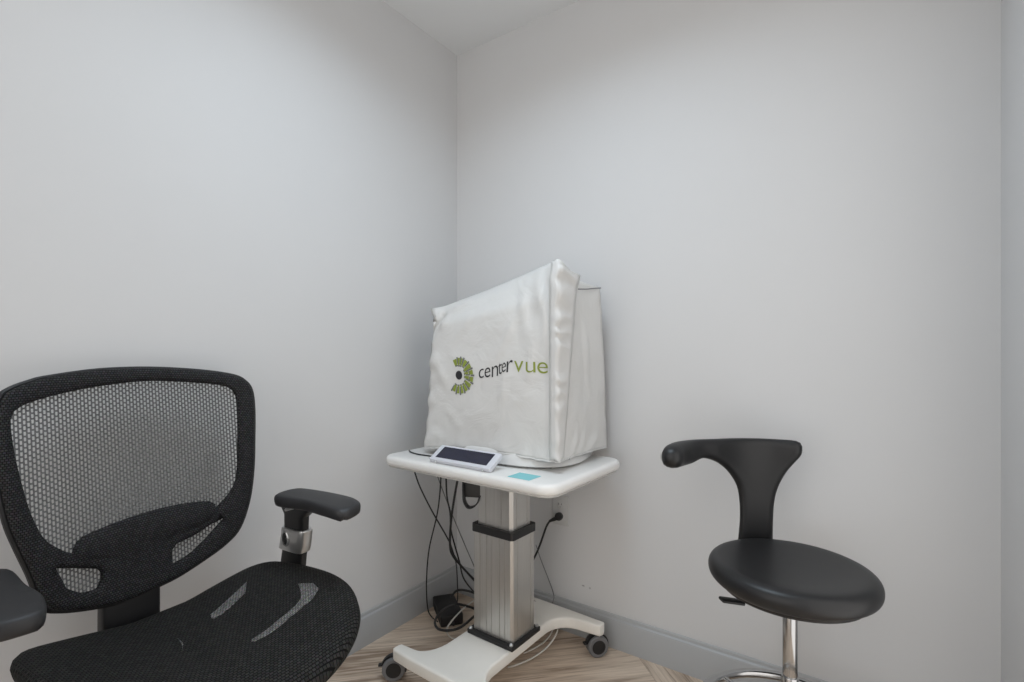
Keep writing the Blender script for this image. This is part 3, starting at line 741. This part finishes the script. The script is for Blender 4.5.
def letters(which, name, m, label):
    mb = MB()
    for ch, x0, x1, z0, z1, kk in GLY:
        if kk != which: continue
        cu = bpy.data.curves.new('g', 'FONT'); cu.body = ch; cu.size = 1; cu.resolution_u = 6; cu.offset = -0.006
        to = bpy.data.objects.new('g', cu); col.objects.link(to)
        dg = bpy.context.evaluated_depsgraph_get(); me = bpy.data.meshes.new_from_object(to.evaluated_get(dg))
        bm = bmesh.new(); bm.from_mesh(me); bmesh.ops.triangulate(bm, faces=bm.faces)
        bmesh.ops.subdivide_edges(bm, edges=[e for e in bm.edges if e.calc_length() > 0.12], cuts=2)
        bmesh.ops.triangulate(bm, faces=bm.faces)
        xs = [v.co.x for v in bm.verts]; ys = [v.co.y for v in bm.verts]
        for v in bm.verts:
            fx = (v.co.x - min(xs)) / (max(xs) - min(xs)); fy = (v.co.y - min(ys)) / (max(ys) - min(ys))
            sk = 0.006 * (fx - .5) if kk == 'k' else 0.0
            v.co = Vector((x0 + fx * (x1 - x0), 0, z0 + fy * (z1 - z0) + sk))
        mb.bm_add(bm); bpy.data.objects.remove(to); bpy.data.meshes.remove(me); bpy.data.curves.remove(cu)
    on_cloth(mb, name, m, label)
letters('k', 'lettering', 'ink_black', 'black printed letters')
letters('g', 'lettering', 'ink_green', 'green printed letters')
def emblem():
    cx, cz = 0.362, 1.000
    mb = MB(); n = 24
    vs = [(cx, 0, cz)] + [(cx + 0.0155 * math.cos(2 * math.pi * k / n), 0, cz + 0.0155 * math.sin(2 * math.pi * k / n)) for k in range(n)]
    mb.add(vs, [(0, 1 + k, 1 + (k + 1) % n) for k in range(n)]); on_cloth(mb, 'emblem_pupil', 'ink_black', 'black dot of the eye emblem')
    def block(mb, a0, a1, r0, r1, ex=1.0):
        k = 5; vs = []; fs = []
        for i in range(k + 1):
            a = R(a0 + (a1 - a0) * i / k)
            for j in range(4):
                r = r0 + (r1 - r0) * j / 3; vs.append((cx + 1.0 * r * math.cos(a), 0, cz + r * math.sin(a) * 1.0))
        for i in range(k):
            for j in range(3): fs.append((i * 4 + j, i * 4 + j + 1, i * 4 + j + 5, i * 4 + j + 4))
        mb.add(vs, fs)
    g = MB(); s = MB()
    B = [(100, 121, .036, .061), (84, 98, .034, .063), (70, 82, .034, .063), (48, 66, .036, .064), (24, 44, .030, .066), (4, 21, .028, .047), (2, 20, .050, .068), (-19, -1, .028, .050), (-22, -2, .052, .069), (-44, -26, .034, .066), (-64, -48, .036, .066), (-82, -68, .036, .067), (-100, -86, .037, .066), (-121, -104, .037, .064)]
    for a0, a1, r0, r1 in B:
        block(g, a0 + 2, a1 - 2, r0, r1 - 0.003)
        block(s, a0 - 4, a0 + 1.5, r0 + .004, r1 + .002)
        block(s, a0 - 2, a1 - 2, r0 - 0.004, r0 + 0.001)
    on_cloth(s, 'emblem_shadow', 'ink_grey', 'grey relief of the eye emblem', 0.0018)
    on_cloth(g, 'emblem_blocks', 'ink_green', 'green blocks of the eye emblem', 0.0023)
emblem()

# ------------------------------------------------------------------ tablet, note, cords on the table
def basis_thing(o, origin, ex, ey):
    ez = ex.cross(ey).normalized(); ey = ez.cross(ex).normalized()
    M = Matrix((ex, ey, ez)).transposed().to_4x4(); M.translation = origin; o.matrix_world = M
TP = thing('tablet_computer', 'small white framed tablet leaning on the front of the machine base', 'tablet')
bl = Vector((0.316, -0.503, 0.7190)); br_ = Vector((0.580, -0.512, 0.7190)); ex = (br_ - bl).normalized()
up = Vector((-0.006, 0.060, 0.036)).normalized()
basis_thing(TP, bl, ex, up)
wT, hT = (br_ - bl).length, 0.074
plate(rrect(0, 0, wT, hT, 0.005, 5)[::1], -0.010, 0.004, 0.002, seg=3).build('case', 'tablet_plastic', TP, 40)
MB().box((wT / 2, hT * 0.53, 0.0045), (wT - 0.044, hT - 0.022, 0.0012), 0).build('screen', 'screen', TP)
for x in (0.03, wT - 0.03):
    MB().cyl((x, 0.004, -0.006), (x, -0.004, -0.006), 0.005, n=14, bev=0.001).build('foot', 'silver', TP)
tag(plate(rrect(-.0, -.0, .078, .062, 0.001, 2), 0, 0.0012, 0.0004, seg=1).build('sticky_note', 'teal_paper'), 'pale teal paper note lying near the front right corner of the tabletop', 'note')
sn = bpy.data.objects['sticky_note']; sn.location = (0.648, -0.515, 0.7102); sn.rotation_euler = (0, 0, R(-2))

# camera model for cables is plain world space: lists of points in metres
CAMP = Vector((1.506, -1.719, 1.07)); th = R(34.95)
RV = Vector((math.cos(th), math.sin(th), 0)); FV = Vector((-math.sin(th), math.cos(th), 0))
def P3(x, y, d): return CAMP + (FV + RV * ((x - 512) / 500) + Vector((0, 0, (355 - y) / 500))) * d
def cord(name, pts, r, m, label, cat='cable', group=None):
    return tag(MB().tube(pts, r, 8, False, 8).build(name, m), label, cat, group)
cord('tablet_cable', [(0.118, -0.405, 0.7125), (0.15, -0.425, 0.7125), (0.20, -0.437, 0.7125), (0.26, -0.435, 0.7125), (0.33, -0.45, 0.7125)], 0.0025, 'cable_black', 'short black cable lying on the tabletop left of the tablet')
cord('power_cable', [P3(*p) for p in ((414, 470, 1.84), (420, 487, 1.845), (432, 511, 1.86), (449, 541, 1.88), (453, 553, 1.89), (462, 567, 1.91), (474, 579, 1.93), (484, 590, 1.95))], 0.0028, 'cable_black', 'black cable hanging nearest the left end of the table, slanting into the bundle', group='black cables hanging under the table')
cord('power_cable', [P3(*p) for p in ((441, 474, 1.80), (440, 492, 1.805), (437, 515, 1.82), (429, 550, 1.85), (426.5, 583, 1.90), (427.6, 607, 1.945), (431, 616, 1.95), (438, 622, 1.945))], 0.0026, 'cable_black', 'thin black cable falling straight past the left edge of the power adapter', group='black cables hanging under the table')
cord('power_cable', [P3(*p) for p in ((446, 476, 1.79), (447, 497, 1.80), (450, 512, 1.81), (451, 530, 1.83), (455, 546, 1.86), (459.5, 562, 1.90), (463.5, 578, 1.94), (473, 591, 1.96), (482, 600, 1.97))], 0.0030, 'cable_black', 'black cable in the middle of the hanging bundle that bows out before the column', group='black cables hanging under the table')
cord('power_cable', [P3(*p) for p in ((457.5, 480, 1.78), (454, 500, 1.79), (451, 522, 1.81), (450, 545, 1.84), (453, 556, 1.865), (464, 569, 1.90), (474, 580, 1.925), (486, 594, 1.95))], 0.0042, 'cable_black', 'thickest black cable hanging beside the hook under the table', group='black cables hanging under the table')
cord('signal_cable', [P3(*p) for p in ((437, 475, 1.86), (446, 499, 1.88), (454, 519, 1.90), (464, 543, 1.94), (474, 566, 1.98), (484, 590, 2.0))], 0.0019, 'cable_grey', 'thin grey cable slanting behind the black bundle left of the column', group='thin grey cables beside the column')
cord('power_cable', [P3(*p) for p in ((452, 548, 1.90), (456, 563, 1.94), (457.5, 585, 2.0), (457.5, 600, 2.02), (455, 607, 2.0))], 0.0022, 'cable_black', 'thin black cable dropping to the floor behind the power adapter', group='black cables hanging under the table')
AD = thing('power_adapter', 'black power adapter brick lying on the floor against the left baseboard', 'power adapter', (0.110, -0.185, 0), R(-36))
MB().box((0, 0, 0.0225), (0.18, 0.09, 0.045), 0.006).build('case', 'black_plastic', AD)
MB().cyl((0.088, 0, 0.02), (0.117, 0, 0.019), 0.008, 0.005, bev=0.001).build('strain_relief', 'black_rubber', AD)
MB().box((0.01, -0.0451, 0.022), (0.11, 0.0006, 0.024), 0).build('edge_seam', 'black_rubber', AD)
cord('adapter_cord', [P3(*p) for p in ((451, 597, 2.04), (457, 590.5, 2.04), (466, 590.5, 2.02), (476, 594, 2.0), (484, 602, 1.97), (480, 610, 1.93), (470, 607, 1.90), (456, 604, 1.885), (445, 608, 1.875), (437.5, 616, 1.87), (435, 623, 1.86), (438.5, 629, 1.845), (449, 630.5, 1.83), (461, 627, 1.83), (474, 616.5, 1.86), (482, 611, 1.89))], 0.0046, 'cable_black', 'thick black cord looped over the adapter on the floor')
cord('network_cable', [P3(*p) for p in ((482, 596, 1.96), (474, 600.5, 1.93), (464, 608, 1.885), (456, 616, 1.855), (449.5, 624, 1.845), (446.5, 630, 1.85), (449, 636, 1.86), (455.5, 639, 1.865), (466, 639, 1.85), (474, 637, 1.86))], 0.0027, 'cable_white', 'white cable crossing over the black adapter left of the column', group='white cables on the floor')
cord('network_cable', [P3(*p) for p in ((528, 597, 1.95), (536, 602, 1.93), (548, 612, 1.89), (556, 622, 1.86), (557, 632, 1.83), (548, 646, 1.79), (533, 657.5, 1.74), (516, 665, 1.69), (508, 667, 1.70))], 0.0030, 'cable_white', 'outer of two white cables looping on the floor right of the column', group='white cables on the floor')
cord('network_cable', [P3(*p) for p in ((528, 599, 1.96), (538, 606, 1.94), (549, 618, 1.90), (553, 628, 1.87), (546, 640, 1.83), (534, 648.5, 1.79), (524, 653, 1.77))], 0.0027, 'cable_white', 'inner of two white cables looping on the floor right of the column', group='white cables on the floor')

# outlet and plug on the right wall
OU = thing('wall_outlet', 'white duplex wall outlet behind the column under the table', 'outlet', (0.540, 0, 0.462))
MB().box((0, -0.003, 0), (0.072, 0.006, 0.116), 0.0025).build('cover_plate', 'outlet_plastic', OU)
for z in (0.021, -0.021):
    r_ = MB().lathe([(0.0168, 0), (0.0168, 0.002), (0.0155, 0.003), (0, 0.003)], (0, -0.0055, z), (0, -1, 0), 28).build('receptacle', 'outlet_plastic', OU)
    MB().box((-0.006, -0.0085, z + .004), (0.0018, 0.001, 0.008), 0).box((0.006, -0.0085, z + .004), (0.0018, 0.001, 0.007), 0).lathe([(0.0026, 0), (0, 0.0008)], (0, -0.0082, z - .007), (0, -1, 0), 10).build('slots', 'black_plastic', r_)
MB().lathe([(0.003, 0), (0.002, .001), (0, .001)], (0, -0.006, 0), (0, -1, 0), 12).build('plate_screw', 'outlet_plastic', OU)
PC = thing('plug_cord', 'black power plug and cord in the lower socket of the wall outlet', 'plug', (0.540, -0.0085, 0.441))
MB().lathe([(0.0145, 0.001), (0.0155, 0.006), (0.0155, 0.016), (0.012, 0.022), (0, 0.024)], (0, 0, 0), (0, -1, 0), 24).build('plug', 'black_plastic', PC)
MB().cyl((-0.004, -0.014, -0.004), (-0.036, -0.022, -0.022), 0.009, 0.005, bev=0.001).build('strain_relief', 'black_rubber', PC)
oP = Vector((0.540, -0.0085, 0.441))
MB().tube([Vector(p) for p in ((-0.034, -0.0215, -0.021), (-0.045, -0.026, -0.040), (-0.058, -0.028, -0.075), (-0.072, -0.030, -0.115), (-0.09, -0.034, -0.16), (-0.12, -0.04, -0.22), (-0.15, -0.05, -0.30))], 0.0042, 10).build('cord', 'cable_black', PC)
cord('signal_cable', [P3(536, 545, 1.97), P3(541, 560, 1.98), P3(548, 578, 1.98), P3(553, 592, 1.98), P3(553.5, 600, 1.97), P3(548, 612, 1.96)], 0.0016, 'cable_grey', 'thin grey cable hanging along the right wall below the outlet', group='thin grey cables beside the column')

# ------------------------------------------------------------------ black stool
SX, SY = 1.368, -0.376
SL = thing('swivel_stool', 'black leather swivel stool with a curved arm back by the right wall', 'stool', (SX, SY, 0))
prof = [(0.0, 0.506), (0.12, 0.506), (0.150, 0.508), (0.166, 0.514), (0.1765, 0.524), (0.180, 0.536), (0.1785, 0.548), (0.172, 0.557), (0.160, 0.5625), (0.14, 0.5625), (0.10, 0.5595), (0.05, 0.557), (0.0, 0.556)]
prof = [(p.x, p.y + 0.016) for p in spline([Vector((a, b, 0)) for a, b in prof], 3)]
MB().lathe(prof, n=96).build('seat', 'leather', SL, 60)
MB().lathe([(0.10, 0.514), (0.140, 0.514), (0.152, 0.517), (0.155, 0.526), (0.10, 0.526)], n=64).build('seat_pan', 'black_plastic', SL)
RB = 0.212
def kmap(s, z, w):
    a = s / RB; deg = math.degrees(a)
    r = RB + 0.055 * sstep(150, 192, deg) - 0.004 * sstep(0.72, 0.60, z)
    k = 1 + 0.95 * sstep(160, 184, deg)
    w = w * k
    return Vector((math.cos(a) * (r - w), math.sin(a) * (r - w), z))
bo = [(88, .812), (89, .797), (93, .777), (99, .744), (104, .702), (106.5, .658), (107.2, .61), (107.4, .56), (107.4, .515), (132.5, .515), (132.5, .56), (131.3, .61), (131.3, .665), (133.5, .708), (141, .748), (151, .775), (162, .790), (168, .786), (173, .779), (182, .776), (190, .777), (193.5, .787), (194.5, .808), (192, .828), (185, .838), (172, .842), (155, .841), (130, .839), (105, .838), (92, .837), (88.5, .828)]
bo = [(R(a) * RB, z) for a, z in bo]
sheet(bo, [], kmap, 0.013, 0.014, 0.017, 0.011).build('arm_back', 'leather', SL, 60)
def bracket():
    mb = MB(); a = R(120); d = Vector((math.cos(a), math.sin(a), 0)); s = Vector((-d.y, d.x, 0)); P = [(0.214, 0.56), (0.213, 0.52), (0.205, 0.513), (0.18, 0.508), (0.10, 0.507), (0.05, 0.507)]
    S = spline([Vector((p[0], p[1], 0)) for p in P], 5); vs = []; fs = []
    for p in S: vs += [d * p.x + s * 0.03 + Vector((0, 0, p.y)), d * p.x - s * 0.03 + Vector((0, 0, p.y))]
    for i in range(len(S) - 1): fs.append((2 * i, 2 * i + 1, 2 * i + 3, 2 * i + 2))
    o = mb.add(vs, fs).build('back_bracket', 'black_plastic', SL, 60); m = o.modifiers.new('t', 'SOLIDIFY'); m.thickness = 0.006; m.offset = 0
bracket()
MB().box((0, 0, 0.506), (0.13, 0.11, 0.014), 0.003).cyl((0, 0, 0.48), (0, 0, 0.502), 0.026, bev=0.002).build('seat_plate', 'black_plastic', SL)
MB().cyl((0, 0, 0.29), (0, 0, 0.495), 0.0160, n=32, bev=0.001).build('gas_column', 'chrome', SL)
MB().cyl((0, 0, 0.10), (0, 0, 0.315), 0.0188, n=32, bev=0.002).build('lower_column', 'chrome', SL)
MB().tube([(0.205 * math.cos(2 * math.pi * k / 48), 0.205 * math.sin(2 * math.pi * k / 48), .190) for k in range(48)], 0.0115, 12, True, 0).build('foot_ring', 'chrome', SL)
MB().cyl((0, 0, 0.170), (0, 0, 0.210), 0.030, n=32, bev=0.003).build('ring_hub', 'black_plastic', SL)
for k in range(3):
    a = R(148 + 120 * k); d = Vector((math.cos(a), math.sin(a), 0))
    MB().cyl(d * 0.024 + Vector((0, 0, .190)), d * 0.205 + Vector((0, 0, .190)), 0.007, n=12).build('ring_spoke', 'chrome', SL)
def lever():
    mb = MB().cyl((-0.03, 0.0, 0.497), (-0.10, -0.035, 0.480), 0.005, n=12)
    o = mb.build('height_lever', 'black_plastic', SL)
    MB().box((0, 0, 0), (0.058, 0.024, 0.008), 0.0035).build('paddle', 'black_plastic', o).matrix_local = Matrix.Translation((-0.118, -0.051, 0.477)) @ Matrix.Rotation(R(40), 4, 'Z') @ Matrix.Rotation(R(10), 4, 'Y')
lever()
star_base(SL, 0.25, 5, R(20), 'chrome', hub=0.034, zt=0.10, wr=0.025)

# ------------------------------------------------------------------ ceiling lamp of the room
CLT = thing('ceiling_light', 'flat white ceiling light panel above the middle of the room', 'ceiling light', (0.85, -0.95, 2.43))
MB().box((0, 0.295, -0.009), (0.61, 0.02, 0.018), 0.003).box((0, -0.295, -0.009), (0.61, 0.02, 0.018), 0.003).box((0.295, 0, -0.009), (0.02, 0.57, 0.018), 0.003).box((-0.295, 0, -0.009), (0.02, 0.57, 0.018), 0.003).build('frame', 'white_plastic', CLT)
MB().box((0, 0, -0.006), (0.57, 0.57, 0.008), 0).build('diffuser', 'white_plastic', CLT)
